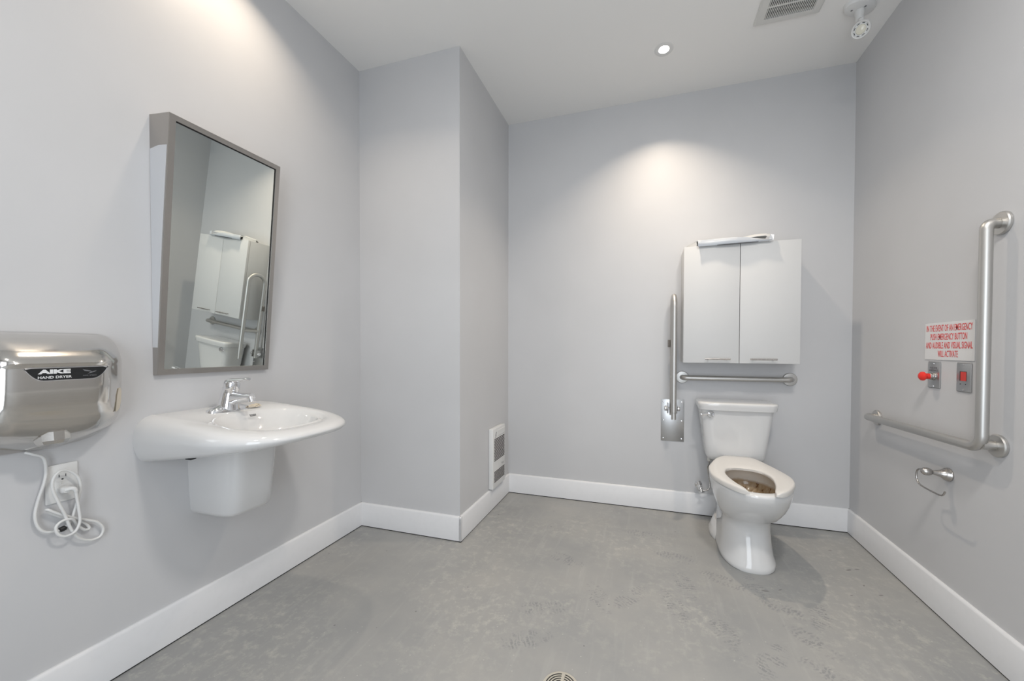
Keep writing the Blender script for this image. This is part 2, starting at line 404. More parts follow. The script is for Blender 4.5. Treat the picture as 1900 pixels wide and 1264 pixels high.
# ================================================================== MIRROR
y0, y1, zb, zt, dt, db = .912, 1.332, 1.016, 1.955, .108, .022
zft = zt - .010
r = root('tilted_mirror', (XL, (y0 + y1) / 2, zb), 'tall forward-tilting wall mirror in a brushed steel frame above the sink', 'mirror')
def at(y, s, back=0.0):
    """point on the tilted front plane, s = 0 bottom .. 1 top, pushed back by a distance"""
    x = XL + db + (dt - db) * s; z = zb + (zft - zb) * s
    nrm = Vector((zft - zb, 0, -(dt - db))).normalized()
    return Vector((x, y, z)) - nrm * back
fwid = .020; hgt = zft - zb; sv = fwid / hgt
bm = B()
outer = [at(y0, 0), at(y1, 0), at(y1, 1), at(y0, 1)]
inner = [at(y0 + fwid, sv), at(y1 - fwid, sv), at(y1 - fwid, 1 - sv), at(y0 + fwid, 1 - sv)]
inner2 = [at(y0 + fwid, sv, .008), at(y1 - fwid, sv, .008), at(y1 - fwid, 1 - sv, .008), at(y0 + fwid, 1 - sv, .008)]
nrm_ = Vector((1, 0, 0))
back = [Vector((XL, y0, zb)), Vector((XL, y1, zb)), Vector((XL, y1, zt)), Vector((XL, y0, zt))]
mid = [at(y0, 0, .004), at(y1, 0, .004), at(y1, 1, .004), at(y0, 1, .004)]
loft(bm, [back, outer, inner, inner2], cap0=False, cap1=False)
bmesh.ops.bevel(bm, geom=[e_ for e_ in bm.edges if len(e_.link_faces) == 2 and all(any((v_.co - o_).length < 1e-5 for o_ in outer) for v_ in e_.verts)], offset=.0015, segments=2, affect='EDGES')
ob('steel_frame', bm, m_frame, r, 25)
bm = B(); prism(bm, [at(y0 + fwid - .002, sv - .002, .006), at(y1 - fwid + .002, sv - .002, .006), at(y1 - fwid + .002, 1 - sv + .002, .006), at(y0 + fwid - .002, 1 - sv + .002, .006)], Vector((-.002, 0, 0)))
ob('mirror_pane', bm, m_mirror, r)
bm = B()
for (sa, sb, ya, yb_) in ((1 - sv - .0035, 1 - sv, y0 + fwid, y1 - fwid), (sv, 1 - sv, y1 - fwid - .003, y1 - fwid)):
    prism(bm, [at(ya, sa, .0050), at(yb_, sa, .0050), at(yb_, sb, .0050), at(ya, sb, .0050)], Vector((-.0015, 0, 0)))
ob('glazing_gap', bm, m_dark, r)
bm = B()
def side(s, f, y): 
    p = at(y, s); return Vector((XL + .002 + (p.x - .004 - XL) * f, y - .0008, p.z))
prism(bm, [side(.108, 0, y0), side(.108, .93, y0), side(.5, .90, y0), side(.88, .95, y0), side(.885, .5, y0), side(.878, .0, y0)], (0, .0012, 0))
tag(ob('protective_film', bm, m_film, r), 'pale protective film left on the side of the steel frame')

# ================================================================== SINK
SY = 1.105
r = root('wall_hung_sink', (XL, SY, .46), 'white porcelain wall-hung sink with a half pedestal shroud below the mirror', 'sink')
XC = XL + .29; AB, AF = XC - XL, .268
def ztop(x): return .872 - .045 * ((x - XL) / .5) ** 1.5
def zbot(x): return .705 + .072 * ((x - XL) / .5)
CODES = [('f', -PI / 2 + PI * i / 96) for i in range(96)] + [('p', i / 24) for i in range(24)] + [('w', i / 48) for i in range(48)] + [('m', i / 24) for i in range(24)]
def dring(scale_y, scale_f, k, hw=.2535, nf=2.6):
    """ring of the basin body: superelliptic front, straight sides, flat against the wall"""
    out = []; hy_ = hw * scale_y
    for c_, t in CODES:
        if c_ == 'f':
            c, s_ = math.cos(t), math.sin(t); rr = (abs(c / (AF * scale_f)) ** nf + abs(s_ / hy_) ** nf) ** (-1 / nf); x, y = XC + rr * c, SY + rr * s_
        elif c_ == 'p': x, y = XC - AB * t, SY + hy_
        elif c_ == 'w': x, y = XL, SY + hy_ * (1 - 2 * t)
        else: x, y = XL + AB * t, SY - hy_
        out.append(Vector((x, y, zbot(x) + (ztop(x) - zbot(x)) * k)))
    return out
REF = [math.atan2(p.y - SY, p.x - XC) for p in dring(.8, .85, 1)]
def oval(ax_, ay_, xc, z, n_=2.3, zt_=None, ab=None, nb=None):
    out = []
    for a in REF:
        c, s_ = math.cos(a), math.sin(a); A, e_ = (ax_, n_) if (c > 0 or not ab) else (ab, nb)
        rr = (abs(c / A) ** e_ + abs(s_ / ay_) ** e_) ** (-1 / e_); x, y = xc + rr * c, SY + rr * s_
        out.append(Vector((x, y, ztop(x) + z if zt_ else z)))
    return out
PRO = catmull([(.30, .3, 0), (.78, .80, 0), (.875, .90, .015), (.93, .95, .09), (.972, .982, .24), (.998, 1, .44), (.994, .998, .60), (.970, .985, .75), (.925, .96, .87), (.865, .92, .955), (.80, .875, .995), (.76, .85, 1.0)], 3)
rings = [dring(p.x, p.y, min(max(p.z, 0), 1)) for p in PRO]
rings += [oval(AF * .84, .189, XC, 0, 2.6, True, ab=AB - .055, nb=5)]
bx = XL + .335
rings += [oval(.157, .180, bx, -.001, 2.5, True), oval(.151, .174, bx, -.006, 2.5, True), oval(.139, .163, bx, -.018, 2.5, True),
          oval(.128, .152, bx, .825, 2.4), oval(.110, .140, bx - .004, .792, 2.3), oval(.085, .105, bx - .008, .768, 2.1), oval(.05, .06, bx - .01, .757, 2), oval(.022, .022, bx - .01, .755, 2)]
bm = B(); loft(bm, rings)
sink = ob('basin', bm, m_porc_sink, r, 60)
bm = B(); lathe(bm, (bx - .01, SY, .7555), (0, 0, 1), [(.022, 0), (.022, .002), (.016, .003), (.012, .001), (0, .001)], 24); ob('drain_flange', bm, m_chrome, sink)
bm = B()
def shr(z, hw, dep):
    out = []
    for i in range(40):
        a = -PI / 2 + PI * i / 39; c, s = math.cos(a), math.sin(a); n_ = 5.5
        rr = (abs(c / dep) ** n_ + abs(s / hw) ** n_) ** (-1 / n_)
        out.append(Vector((XL + rr * c, SY + .014 + rr * s, z)))
    return out
SW = .099
loft(bm, [shr(.458, SW * .55, .13), shr(.459, SW * .80, .185), shr(.466, SW * .90, .205), shr(.480, SW * .96, .215), shr(.55, SW, .222), shr(.66, SW * 1.03, .236), shr(.735, SW * 1.04, .242)])
ob('pedestal_shroud', bm, m_porc_sink, r, 50)
bm = B(); box(bm, XL + .052, XL + .082, SY - SW - .030, SY - SW - .008, .693, .704, .003); ob('mounting_clip', bm, m_black, r)
lettering('maker_mark', 'American\nStandard', m_ink, sink, (bx - .122, SY + .010, .8475), ((0, 1, 0), (-.6, 0, .8), (.8, 0, .6)), .0068, shear=.35, offset=.0002, line=.75)
# faucet
fx, fy, fz = XL + .118, 1.088, .868
r = root('chrome_faucet', (fx, fy, fz), 'chrome single-lever faucet standing on the sink deck', 'faucet')
bm = B()
def plate_ring(s, z, hx=.029, hy=.076): return [Vector((fx + p.x, fy + p.y, fz + z)) for p in srect(0, 0, hx * s, hy * s, 2.6, 0)]
loft(bm, [plate_ring(1, -.004), plate_ring(1, .004), plate_ring(.95, .009), plate_ring(.80, .014), plate_ring(.55, .020), plate_ring(.3, .03)])
ob('deck_plate', bm, m_chrome, r)
bm = B(); tube(bm, catmull([(fx, fy, fz + .006), (fx + .003, fy, fz + .03), (fx + .009, fy, fz + .06), (fx + .014, fy, fz + .078), (fx + .018, fy, fz + .088)], 5),
               [.037 - .010 * min(1, i / 14) for i in range(21)], 28)
bd = ob('faucet_body', bm, m_chrome, r)
bm = B(); secs = []
for t in range(13):
    t /= 12; q = (1 - t) ** 2; hv = .013 + .024 * q; hw_ = .013 + .011 * q; zc_ = .040 + .017 * t ** .6
    c_ = Vector((fx + .002 + .126 * t, fy, fz + zc_)); secs.append([c_ + Vector((0, hw_ * math.cos(2 * PI * k / 24), hv * math.sin(2 * PI * k / 24))) for k in range(24)])
loft(bm, secs)
sp = ob('spout', bm, m_chrome, r)
bm = B(); lathe(bm, (fx + .124, fy, fz + .057), (.25, 0, -1), [(.0145, 0), (.0145, .006), (.012, .008), (.012, .020), (.009, .021), (0, .021)], 24); ob('aerator', bm, m_chrome, sp)
bm = B(); lathe(bm, (fx + .017, fy, fz + .080), (.22, 0, 1), [(.024, 0), (.027, .006), (.027, .028), (.024, .036), (.014, .041), (0, .042)], 32)
hd = ob('lever_cap', bm, m_chrome, r)
bm = B()
for_rings = []
for t, w_, h_ in ((0, .020, .010), (.35, .015, .008), (.7, .010, .006), (.93, .011, .006), (1, .007, .004)):
    c_ = Vector((fx + .022 + .092 * t, fy, fz + .116 + .010 * t)); for_rings.append([c_ + Vector((0, w_ * math.cos(2 * PI * k / 16), h_ * math.sin(2 * PI * k / 16))) for k in range(16)])
loft(bm, for_rings); ob('lever', bm, m_chrome, hd)
bm = B(); lathe(bm, (fx + .0415, fy - .004, fz + .104), (1, -.15, .05), [(.0055, 0), (.005, .002), (0, .002)], 16); ob('temperature_mark', bm, m_black, hd)
# dried putty lump
bm = B(); bmesh.ops.create_icosphere(bm, subdivisions=3, radius=1)
for v_ in bm.verts:
    k = 1 + .25 * math.sin(v_.co.x * 5 + v_.co.y * 7) * math.cos(v_.co.z * 6); v_.co = Vector((v_.co.x * .012 * k, v_.co.y * .024 * k, max(v_.co.z, -.3) * .010 * k))
bmesh.ops.translate(bm, verts=bm.verts, vec=(XL + .142, fy + .088, .8720))
tag(ob('putty_lump', bm, m_putty), 'small beige lump of dried putty on the sink deck beside the faucet', 'putty')

# ================================================================== HAND DRYER
DY, DHW, DZ0, DZ1 = .620, .190, .812, 1.160
r = root('hand_dryer', (XL, DY, DZ0), 'polished steel automatic hand dryer with a black badge on the left wall', 'hand dryer')
bm = B(); NU, NV = 56, 60
profile = [(0, 0), (.02, .030), (.05, .058), (.09, .088), (.15, .118), (.22, .138), (.30, .152), (.40, .161), (.55, .168), (.70, .1715), (.735, .1720), (.75, .1775), (.765, .1760), (.80, .168), (.86, .146), (.91, .118), (.95, .088), (.98, .055), (1, 0)]
def dprof(v):
    for (a, da), (c, dc) in zip(profile, profile[1:]):
        if v <= c + 1e-9: return da + (dc - da) * (v - a) / (c - a)
    return 0
side_prof = [(0, 1), (.38, 1), (.46, .992), (.52, .965), (.60, .875), (.70, .745), (.80, .60), (.88, .46), (.94, .32), (.98, .18), (1, 0)]
def sprof(u):
    u = min(u, 1)
    for (a, da), (c, dc) in zip(side_prof, side_prof[1:]):
        if u <= c + 1e-9: return da + (dc - da) * (u - a) / (c - a)
    return 0
def dryer_pt(u, v):
    """u -1..1 along the wall, v 0..1 upward"""
    vv = 2 * v - 1
    cn = (max(0, 1 - abs(vv) ** 5)) ** .2 if vv > 0 else (max(0, 1 - abs(vv) ** 3.5)) ** (1 / 3.5)
    cn = .55 + .45 * cn
    y = DY + DHW * u * cn
    dep = dprof(v) * sprof(abs(u))
    lift = .030 * (1 - math.exp(-((u - .15) / .55) ** 2)) if v < .5 else 0
    z = DZ0 + (DZ1 - DZ0) * v + lift * max(0, 1 - v / .35)
    return Vector((XL + .002 + dep, y, z))
us = [math.sin((i / NU - .5) * PI) for i in range(NU + 1)]
vs_ = [.5 - .5 * math.cos(PI * j / NV) for j in range(NV + 1)]
grid = [[bm.verts.new(dryer_pt(u, v)) for u in us] for v in vs_]
for j in range(NV):
    for i in range(NU): bm.faces.new((grid[j][i], grid[j][i + 1], grid[j + 1][i + 1], grid[j + 1][i]))
bmesh.ops.remove_doubles(bm, verts=bm.verts, dist=1e-5)
cover = ob('dryer_cover', bm, m_dryer, r, 50)
bm = B(); pts = [Vector((XL + .001, DY + p.x, 0.984 + p.y)) for p in srect(0, 0, DHW * 1.0, .168, 3.5, 0)]
prism(bm, pts, (.007, 0, 0)); ob('back_plate', bm, m_plate, r)
# badge that follows the cover
def cover_x(y, z):
    v = (z - DZ0) / (DZ1 - DZ0); vv = 2 * v - 1
    cn = (max(0, 1 - abs(vv) ** 5)) ** .2; cn = .55 + .45 * cn; u = (y - DY) / (DHW * cn)
    return XL + .002 + dprof(v) * sprof(abs(u))
by0, by1, bz, bh = .553, .712, 1.043, .0165
def badge(bm, grow, lift):
    out = []
    n_ = 40
    for k in range(n_ + 1):
        t = k / n_; y = by0 - grow + (by1 - by0 + 2 * grow) * t
        s = min(t, 1 - t) * (by1 - by0)
        lo = bz + bh - (bh * 2 + grow) * (1 - max(0, 1 - s / .036) ** 2.2); lo = min(lo, bz + bh)
        out.append((y, lo, bz + bh + grow - .004 * max(0, 1 - s / .01)))
    rows = []
    for y, lo, hi in out:
        rows.append([Vector((cover_x(y, lo + (hi - lo) * q / 4) + lift, y, lo + (hi - lo) * q / 4)) for q in range(5)])
    loft(bm, rows, closed=False, cap0=False, cap1=False)
    g = bmesh.ops.extrude_face_region(bm, geom=bm.faces[:])
    bmesh.ops.translate(bm, verts=[v_ for v_ in g['geom'] if isinstance(v_, bmesh.types.BMVert)], vec=(-.0025, 0, 0))
bm = B(); badge(bm, .0022, .0018); ob('badge_rim', bm, m_chrome, cover)
bm = B(); badge(bm, 0, .0026); bg = ob('name_badge', bm, m_badge, cover)
def on_cover(o, lift):
    org_ = origin_of(o)
    for v_ in o.data.vertices:
        p = v_.co + org_; v_.co.x = cover_x(p.y, p.z) + lift + (v_.co.x > 0) * 0 - org_.x
bg_root = r
for txt, yy, zz, sz, wd, mm, of in (('AIKE', .606, 1.0495, .0150, .060, m_silverink, .0009), ('HAND DRYER', .606, 1.0345, .0095, .062, m_silverink, .0002), ('AIKE SPEED', .673, 1.0355, .0055, .028, m_greyink, 0)):
    o = lettering('lettering', txt, mm, cover, (XL + .2, yy, zz), ON_LEFT, sz, width=wd, offset=of, extrude=0)
    on_cover(o, .0030)
bm = B()
for tri in (((.658, 1.054), (.662, 1.049), (.672, 1.047), (.680, 1.045), (.674, 1.049)), ((.668, 1.0405), (.676, 1.046), (.688, 1.050), (.682, 1.046), (.687, 1.0465), (.678, 1.0435))):
    bm.faces.new([bm.verts.new((cover_x(y, z) + .0031, y, z)) for y, z in tri])
ob('bird_emblem', bm, m_greyink, cover)
# nozzle and peeled film
bm = B(); lathe(bm, (XL + .098, .626, .888), (.12, 0, -1), [(.018, -.01), (.034, .012), (.033, .036), (.028, .046), (.018, .048), (.017, .03)], 10, sy=1.2)
ob('air_nozzle', bm, m_dryer, r, 25)
bm = B(); pts = []
for y, z in ((.764, .986), (.776, .987), (.785, .974), (.785, .945), (.778, .922), (.768, .915), (.757, .912), (.756, .940), (.757, .965)):
    pts.append(Vector((cover_x(y, z) + .003, y, z)))
prism(bm, pts, (-.003, 0, 0)); tag(ob('peeled_film', bm, m_peel, cover), 'beige torn film on the right side of the steel cover')
# outlet
oy, oz = .683, .701
r = root('wall_outlet', (XL, oy, oz), 'white duplex outlet with a cord plugged in, below the hand dryer', 'outlet')
pl = ob('cover_plate', box(B(), XL, XL + .006, oy - .034, oy + .034, oz - .0585, oz + .0585, .003), m_white, r)
for sgn in (1, -1):
    bm = B(); prism(bm, [Vector((XL + .005, oy + p.x, oz + sgn * .0195 + p.y)) for p in srect(0, 0, .0165, .0145, 3.5, 0)], (.0022, 0, 0)); s_ = ob('socket', bm, m_white, pl)
    if sgn > 0:
        bm = B(); z_ = oz + .0195
        box(bm, XL + .0068, XL + .0075, oy - .0078, oy - .0060, z_ - .001, z_ + .008); box(bm, XL + .0068, XL + .0075, oy + .0060, oy + .0078, z_ - .001, z_ + .007)
        lathe(bm, (XL + .0068, oy, z_ - .0075), (1, 0, 0), [(.0026, 0), (.0026, .0007)], 12); ob('slots', bm, m_ink, pl)
bm = B(); lathe(bm, (XL + .0058, oy, oz), (1, 0, 0), [(.003, 0), (.0028, .0014), (0, .0016)], 12); ob('cover_screw', bm, m_white_off, pl)
# cord (y, z, out) along the wall
cord = B()
CP = [(0.610, 0.8135, 0.012), (0.621, 0.806, 0.020), (0.641, 0.790, 0.020), (0.647, 0.752, 0.016), (0.643, 0.716, 0.016), (0.631, 0.665, 0.014), (0.625, 0.624, 0.014), (0.630, 0.590, 0.014), (0.643, 0.569, 0.014), (0.662, 0.562, 0.016), (0.678, 0.563, 0.018), (0.693, 0.579, 0.020), (0.700, 0.605, 0.022), (0.708, 0.642, 0.024), (0.713, 0.681, 0.026), (0.706, 0.715, 0.028), (0.687, 0.739, 0.030), (0.667, 0.744, 0.034), (0.653, 0.725, 0.036), (0.652, 0.693, 0.036), (0.663, 0.650, 0.036), (0.676, 0.608, 0.034), (0.689, 0.560, 0.030), (0.709, 0.520, 0.022), (0.736, 0.499, 0.016), (0.760, 0.499, 0.014), (0.768, 0.521, 0.014), (0.754, 0.549, 0.016), (0.728, 0.568, 0.018), (0.694, 0.592, 0.024), (0.663, 0.618, 0.026), (0.646, 0.635, 0.024), (0.649, 0.628, 0.014), (0.668, 0.607, 0.012), (0.699, 0.582, 0.010), (0.725, 0.561, 0.010), (0.738, 0.537, 0.010), (0.726, 0.537, 0.012), (0.709, 0.560, 0.014), (0.692, 0.588, 0.032), (0.671, 0.593, 0.036), (0.656, 0.581, 0.038), (0.660, 0.557, 0.038), (0.676, 0.544, 0.038), (0.696, 0.549, 0.036), (0.707, 0.575, 0.034), (0.705, 0.616, 0.034), (0.700, 0.657, 0.036), (0.6985, 0.671, 0.0375)]
r = root('power_cord', (XL, .668, .81), 'white power cord hanging looped and bundled from the hand dryer to the outlet', 'cord')
tube(cord, catmull([(XL + o_, y, z) for y, z, o_ in CP], 7), .0037, 12); ob('cord', cord, m_white, r)
bm = B(); rings = []
for t, a_, b2 in ((.0078, .012, .010), (.018, .013, .011), (.026, .012, .010), (.032, .008, .008)):
    rings.append([Vector((XL + t, oy + p.x, oz - .0195 + p.y)) for p in srect(0, 0, a_, b2, 3, 0, 24)])
loft(bm, rings)
tube(bm, catmull([(XL + .028, oy - .002, oz - .0190), (XL + .035, oy + .007, oz - .0165), (XL + .038, oy + .013, oz - .021), (XL + .0375, oy + .0155, oz - .030)], 4), [.0070, .0069, .0067, .0065, .0063, .0062, .006, .0058, .0056, .0054, .0052, .005, .0048], 14)
ob('plug', bm, m_white, r)
bm = B(); lathe(bm, (XL + .018, .670, .561), (0, 1, .25), [(.005, 0), (.0075, .002), (.0078, .008), (.0075, .012), (.005, .015)], 20); ob('cable_tie', bm, m_black, r)

# ================================================================== GRAB BARS
def flange(bm, c, axis, r_=.040): lathe(bm, c, axis, [(r_, .0012), (r_, .008), (r_ * .93, .0115), (r_ * .55, .0135), (r_ * .5, .0135)], 40)
# L-shaped bar on the right wall
BR = .0172
r = root('l_shaped_grab_bar', (XR, 1.742, .77), 'L-shaped brushed steel grab bar on the right wall', 'grab bar')
of = .051; yv = 1.733; zh = .765; yl, zl = 2.464, .750; ztp = 1.557
P = bend([(XR - .010, yl, zl + .004), (XR - of, yl, zl + .004), (XR - of, yv, zh), (XR - of, yv, ztp), (XR - .010, yv + .010, ztp)], .048, 10)
bm = B(); tube(bm, P, BR, 28); tube(bm, [(XR - of, yv + .004, zh + .012), (XR - .010, yv + .006, zh + .012)], BR * .9, 24)
bar = ob('bar', bm, m_steel, r, 50)
for c_ in ((XR, yl, zl), (XR, 1.738, .777), (XR, 1.742, ztp)):
    bm = B(); flange(bm, c_, (-1, 0, 0)); ob('wall_flange', bm, m_steel, r, 30)
# straight bar behind the toilet
xa, xb, zg = .231, .862, .925
r = root('horizontal_grab_bar', (xa, YF, zg), 'straight horizontal brushed steel grab bar under the wall cabinet', 'grab bar')
bm = B(); tube(bm, bend([(xa, YF - .004, zg), (xa, YF - .058, zg), (xb, YF - .058, zg), (xb, YF - .004, zg)], .035, 10), .0165, 28); ob('bar', bm, m_steel, r, 50)
for x_ in (xa, xb):
    bm = B(); flange(bm, (x_, YF, zg), (0, -1, 0), .041); ob('wall_flange', bm, m_steel, r, 30)
# fold-up bar
px0, px1, pz0, pz1 = .097, .245, .485, .772; fxx = .166
r = root('fold_up_grab_bar', ((px0 + px1) / 2, YF, pz0), 'folded-up U-shaped steel grab bar on a hinged wall plate left of the toilet', 'grab bar')
mp_ = ob('mounting_plate', box(B(), px0, px1, YF - .005, YF, pz0, pz1, .0015), m_plate, r)
for x_ in (px0 + .015, px1 - .015):
    for z_ in (pz0 + .018, (pz0 + pz1) / 2 - .003, pz1 - .018):
        bm = B(); lathe(bm, (x_, YF - .005, z_), (0, -1, 0), [(.0055, 0), (.005, .003), (.002, .004), (0, .004)], 16); ob('screw', bm, m_chrome, mp_)
yr, yf_ = YF - .047, YF - .197; zp = .705
ztopb = 1.457
bm = B(); tube(bm, bend([(fxx, yr, .672), (fxx, yr, ztopb), (fxx, yf_, ztopb), (fxx, yf_, .712)], (yr - yf_) / 2, 12), .0165, 24)
tube(bm, [(fxx, yr, .93), (fxx, yf_, .93)], .0125, 20); u_ = ob('u_bar', bm, m_steel, r, 50)
bm = B(); tube(bm, [(fxx, yf_, .711), (fxx, yf_, .668)], .0150, 20); ob('end_grip', bm, m_steel, u_)
for sx_ in (-1, 1):
    bm = B(); box(bm, fxx + sx_ * .028 - .003, fxx + sx_ * .028 + .003, yr - .018, YF - .004, zp - .022, zp + .045, .002)
    ob('hinge_bracket', bm, m_plate, r)
bm = B()
for a_, c_ in ((-.050, -.031), (.031, .050)):
    lathe(bm, (fxx + a_, yr, zp + .010), (1, 0, 0), [(.014, 0), (.016, .003), (.016, (c_ - a_) - .003), (.014, c_ - a_)], 24)
lathe(bm, (fxx - .031, yr, zp + .010), (1, 0, 0), [(.007, 0), (.007, .062)], 16)
ob('hinge_pin', bm, m_chrome, r)
bm = B(); box(bm, fxx - .030, fxx - .016, yr - .008, yr + .010, 1.128, 1.176, .002); tag(ob('latch_clip', bm, mat('dull_clip_metal', (.20, .18, .16), .5, .6), u_), 'small dark latch clip on the bar')

# ================================================================== WALL CABINET
cd = .205; cx0, cx1, cz0, cz1 = .2190, .8495, 1.030, 1.7515; yc0 = YF - cd; mid_x = .5340
r = root('wall_cabinet', ((cx0 + cx1) / 2, YF, cz0), 'white two-door wall cabinet with slim bar handles above the toilet', 'cabinet')
ob('carcass', box(B(), cx0 + .001, cx1 - .001, yc0 + .021, YF, cz0 + .001, cz1 - .001, .001), m_cab, r)
for a_, c_, h0, h1 in ((cx0, mid_x - .0015, .342, .482), (mid_x + .0015, cx1, .588, .728)):
    d_ = ob('door', box(B(), a_, c_, yc0, yc0 + .019, cz0, cz1, .001), m_cab, r)
    bm = B(); z_ = 1.0550; tube(bm, [(h0, yc0 - .026, z_), (h1, yc0 - .026, z_)], .0048, 16)
    for x_ in (h0 + .018, h1 - .018): tube(bm, [(x_, yc0 + .001, z_), (x_, yc0 - .026, z_)], .0038, 12)
    tag(ob('handle', bm, m_nickel, d_), 'slim brushed metal bar handle')
# loose packing sleeve on top of the cabinet
r = root('packing_sleeve', (.47, YF - .12, cz1), 'crumpled white plastic packaging lying on top of the wall cabinet', 'packaging')
m_film2 = mat('milky_plastic_film', (.56, .585, .62), .3)
def wrapsheet():
    bm = B(); rows = []
    n_, m_ = 30, 16
    for i in range(n_ + 1):
        t = i / n_; x = .300 + .405 * t; row = []
        for j in range(m_ + 1):
            s = j / m_
            y = yc0 + .004 + (.155) * s + .010 * math.sin(6 * t)
            lift = .030 + .040 * max(0, t - .15) ** 1.1
            z = cz1 + .003 + lift * math.sin(PI * min(1, .12 + s * .88)) ** .6 + .003 * math.sin(23 * t + 9 * s) * math.sin(PI * s)
            if t > .9: z -= .018 * (t - .9) / .1 * (1 - s)
            row.append(Vector((x + .010 * math.sin(7 * s), y, max(z, cz1 + .003))))
        rows.append(row)
    loft(bm, rows, closed=False, cap0=False, cap1=False)
    g = bmesh.ops.extrude_face_region(bm, geom=bm.faces[:]); bmesh.ops.translate(bm, verts=[v_ for v_ in g['geom'] if isinstance(v_, bmesh.types.BMVert)], vec=(0, .0, -.0025))
    return bm
ob('loose_sheet', wrapsheet(), m_white, r, 40)
# front flap: a flattened sleeve hanging a little over the top edge of the doors
bm = B(); rings = []
def tab_h(t):
    P = [(0, .040), (.25, .042), (.5, .041), (.7, .034), (.88, .018), (1, .010)]
    for (a_, h0), (c_, h1) in zip(P, P[1:]):
        if t <= c_: return h0 + (h1 - h0) * (t - a_) / (c_ - a_)
    return P[-1][1]
for i in range(33):
    t = i / 32; x = .296 + .396 * t
    h_ = tab_h(t); zb_ = cz1 - .008 + .006 * t; yy = yc0 - .022 + .003 * math.sin(9 * t)
    prof = [(yy + .003, zb_), (yy, zb_ + .005), (yy - .003 + .002 * math.sin(12 * t), zb_ + h_ * .5), (yy + .004, zb_ + h_ * .93), (yy + .012, zb_ + h_), (yy + .050, zb_ + h_ * .9 + .002), (yy + .050, zb_ + h_ * .9), (yy + .012, zb_ + h_ - .003), (yy + .006, zb_ + h_ * .8), (yy + .003, zb_ + .008), (yy + .005, zb_ + .001)]
    rings.append([Vector((x, a_, c_)) for a_, c_ in prof])
loft(bm, rings); fl = tag(ob('front_flap', bm, m_film2, r, 50), 'bluish white plastic flap along the front')
bm = B()
for k in range(30):
    x = .405 + k * .0074; t = (x - .296) / .396; box(bm, x, x + .0038, yc0 - .0228 + .003 * math.sin(9 * t), yc0 - .016, cz1 - .0100 + .006 * t, cz1 - .0055 + .006 * t)
tag(ob('perforated_edge', bm, m_ink, fl), 'dark perforations along the lower edge')
bm = B()
prism(bm, [Vector((.236, YF - .125, cz1 + .018)), Vector((.288, yc0 + .004, cz1 + .030)), Vector((.330, yc0 + .05, cz1 + .040)), Vector((.31, YF - .07, cz1 + .03))], (0, 0, .002))
prism(bm, [Vector((.236, YF - .125, cz1 + .001)), Vector((.292, yc0 - .002, cz1 + .001)), Vector((.290, yc0 + .002, cz1 + .030)), Vector((.236, YF - .125, cz1 + .018))], (0, .002, 0))
ob('folded_corner', bm, m_white, r)
bm = B(); prism(bm, [Vector((.684, yc0 - .016, cz1 + .001)), Vector((.704, yc0 - .014, cz1 + .001)), Vector((.708, yc0 - .010, cz1 + .034)), Vector((.690, yc0 - .006, cz1 + .040)), Vector((.680, yc0 - .014, cz1 + .014))], (0, .004, 0)); ob('end_tab', bm, m_film2, r)

# ================================================================== TOILET
TX = .520
r = root('toilet', (TX, 2.35, 0), 'white two-piece toilet with an open-front seat against the far wall', 'toilet')
def tr(z, hw, yf, yb, nb=3.5, nf=2.15, yc=2.30, off=0): return srect(TX + off, yc, hw, yb - yc, nb, z, 64, front=(yc - yf, nf))
bm = B()
rings = [tr(0, .128, 2.092, 2.635, 3, 2.5), tr(.006, .132, 2.089, 2.64, 3, 2.5), tr(.025, .130, 2.092, 2.635, 3, 2.5), tr(.045, .125, 2.100, 2.63), tr(.10, .1185, 2.125, 2.62), tr(.17, .1145, 2.150, 2.61), tr(.215, .116, 2.150, 2.61),
         tr(.245, .130, 2.120, 2.60, 2.1, 2.15, 2.22), tr(.275, .146, 2.080, 2.60, 2.1, 2.15, 2.22), tr(.31, .162, 2.038, 2.60, 2.1, 2.15, 2.22), tr(.35, .174, 2.003, 2.60, 2.1, 2.15, 2.22), tr(.39, .181, 1.978, 2.60, 2.1, 2.15, 2.22), tr(.42, .184, 1.966, 2.60, 2.1, 2.15, 2.22), tr(.430, .183, 1.968, 2.60, 2.1, 2.15, 2.22), tr(.435, .178, 1.974, 2.595, 2.1, 2.15, 2.22),
         tr(.435, .150, 2.010, 2.42, 2.3, 2.1, 2.22), tr(.428, .140, 2.022, 2.40, 2.2, 2.1, 2.22)]
loft(bm, rings, cap1=False)
a_ = len(bm.faces)
R2 = loft(bm, [tr(.428, .140, 2.022, 2.40, 2.2, 2.1, 2.22), tr(.405, .146, 2.014, 2.405, 2.2, 2.1, 2.22), tr(.375, .148, 2.012, 2.41, 2.2, 2.1, 2.22), tr(.345, .136, 2.040, 2.40, 2.2, 2.1, 2.22), tr(.31, .110, 2.09, 2.38, 2.1, 2.1, 2.22), tr(.27, .080, 2.15, 2.35, 2, 2, 2.23), tr(.255, .045, 2.18, 2.30, 2, 2, 2.235)], cap0=False, mi=1)
bmesh.ops.remove_doubles(bm, verts=bm.verts, dist=1e-5)
bowl = ob('bowl', bm, [m_porc, m_bowl], r, 60)
bm = B(); loft(bm, [srect(TX, 2.60, hw, .105, 3.5, z, 40) for z, hw in ((.26, .085), (.33, .098), (.39, .108), (.416, .108), (.421, .104))]); ob('tank_deck', bm, m_porc, r, 50)
bm = B(); loft(bm, [srect(TX, 2.50, hw, .15, 2.6, z, 48) for z, hw in ((0, .146), (.006, .150), (.028, .146), (.055, .134), (.09, .118))]); ob('rear_foot', bm, m_porc, r, 50)
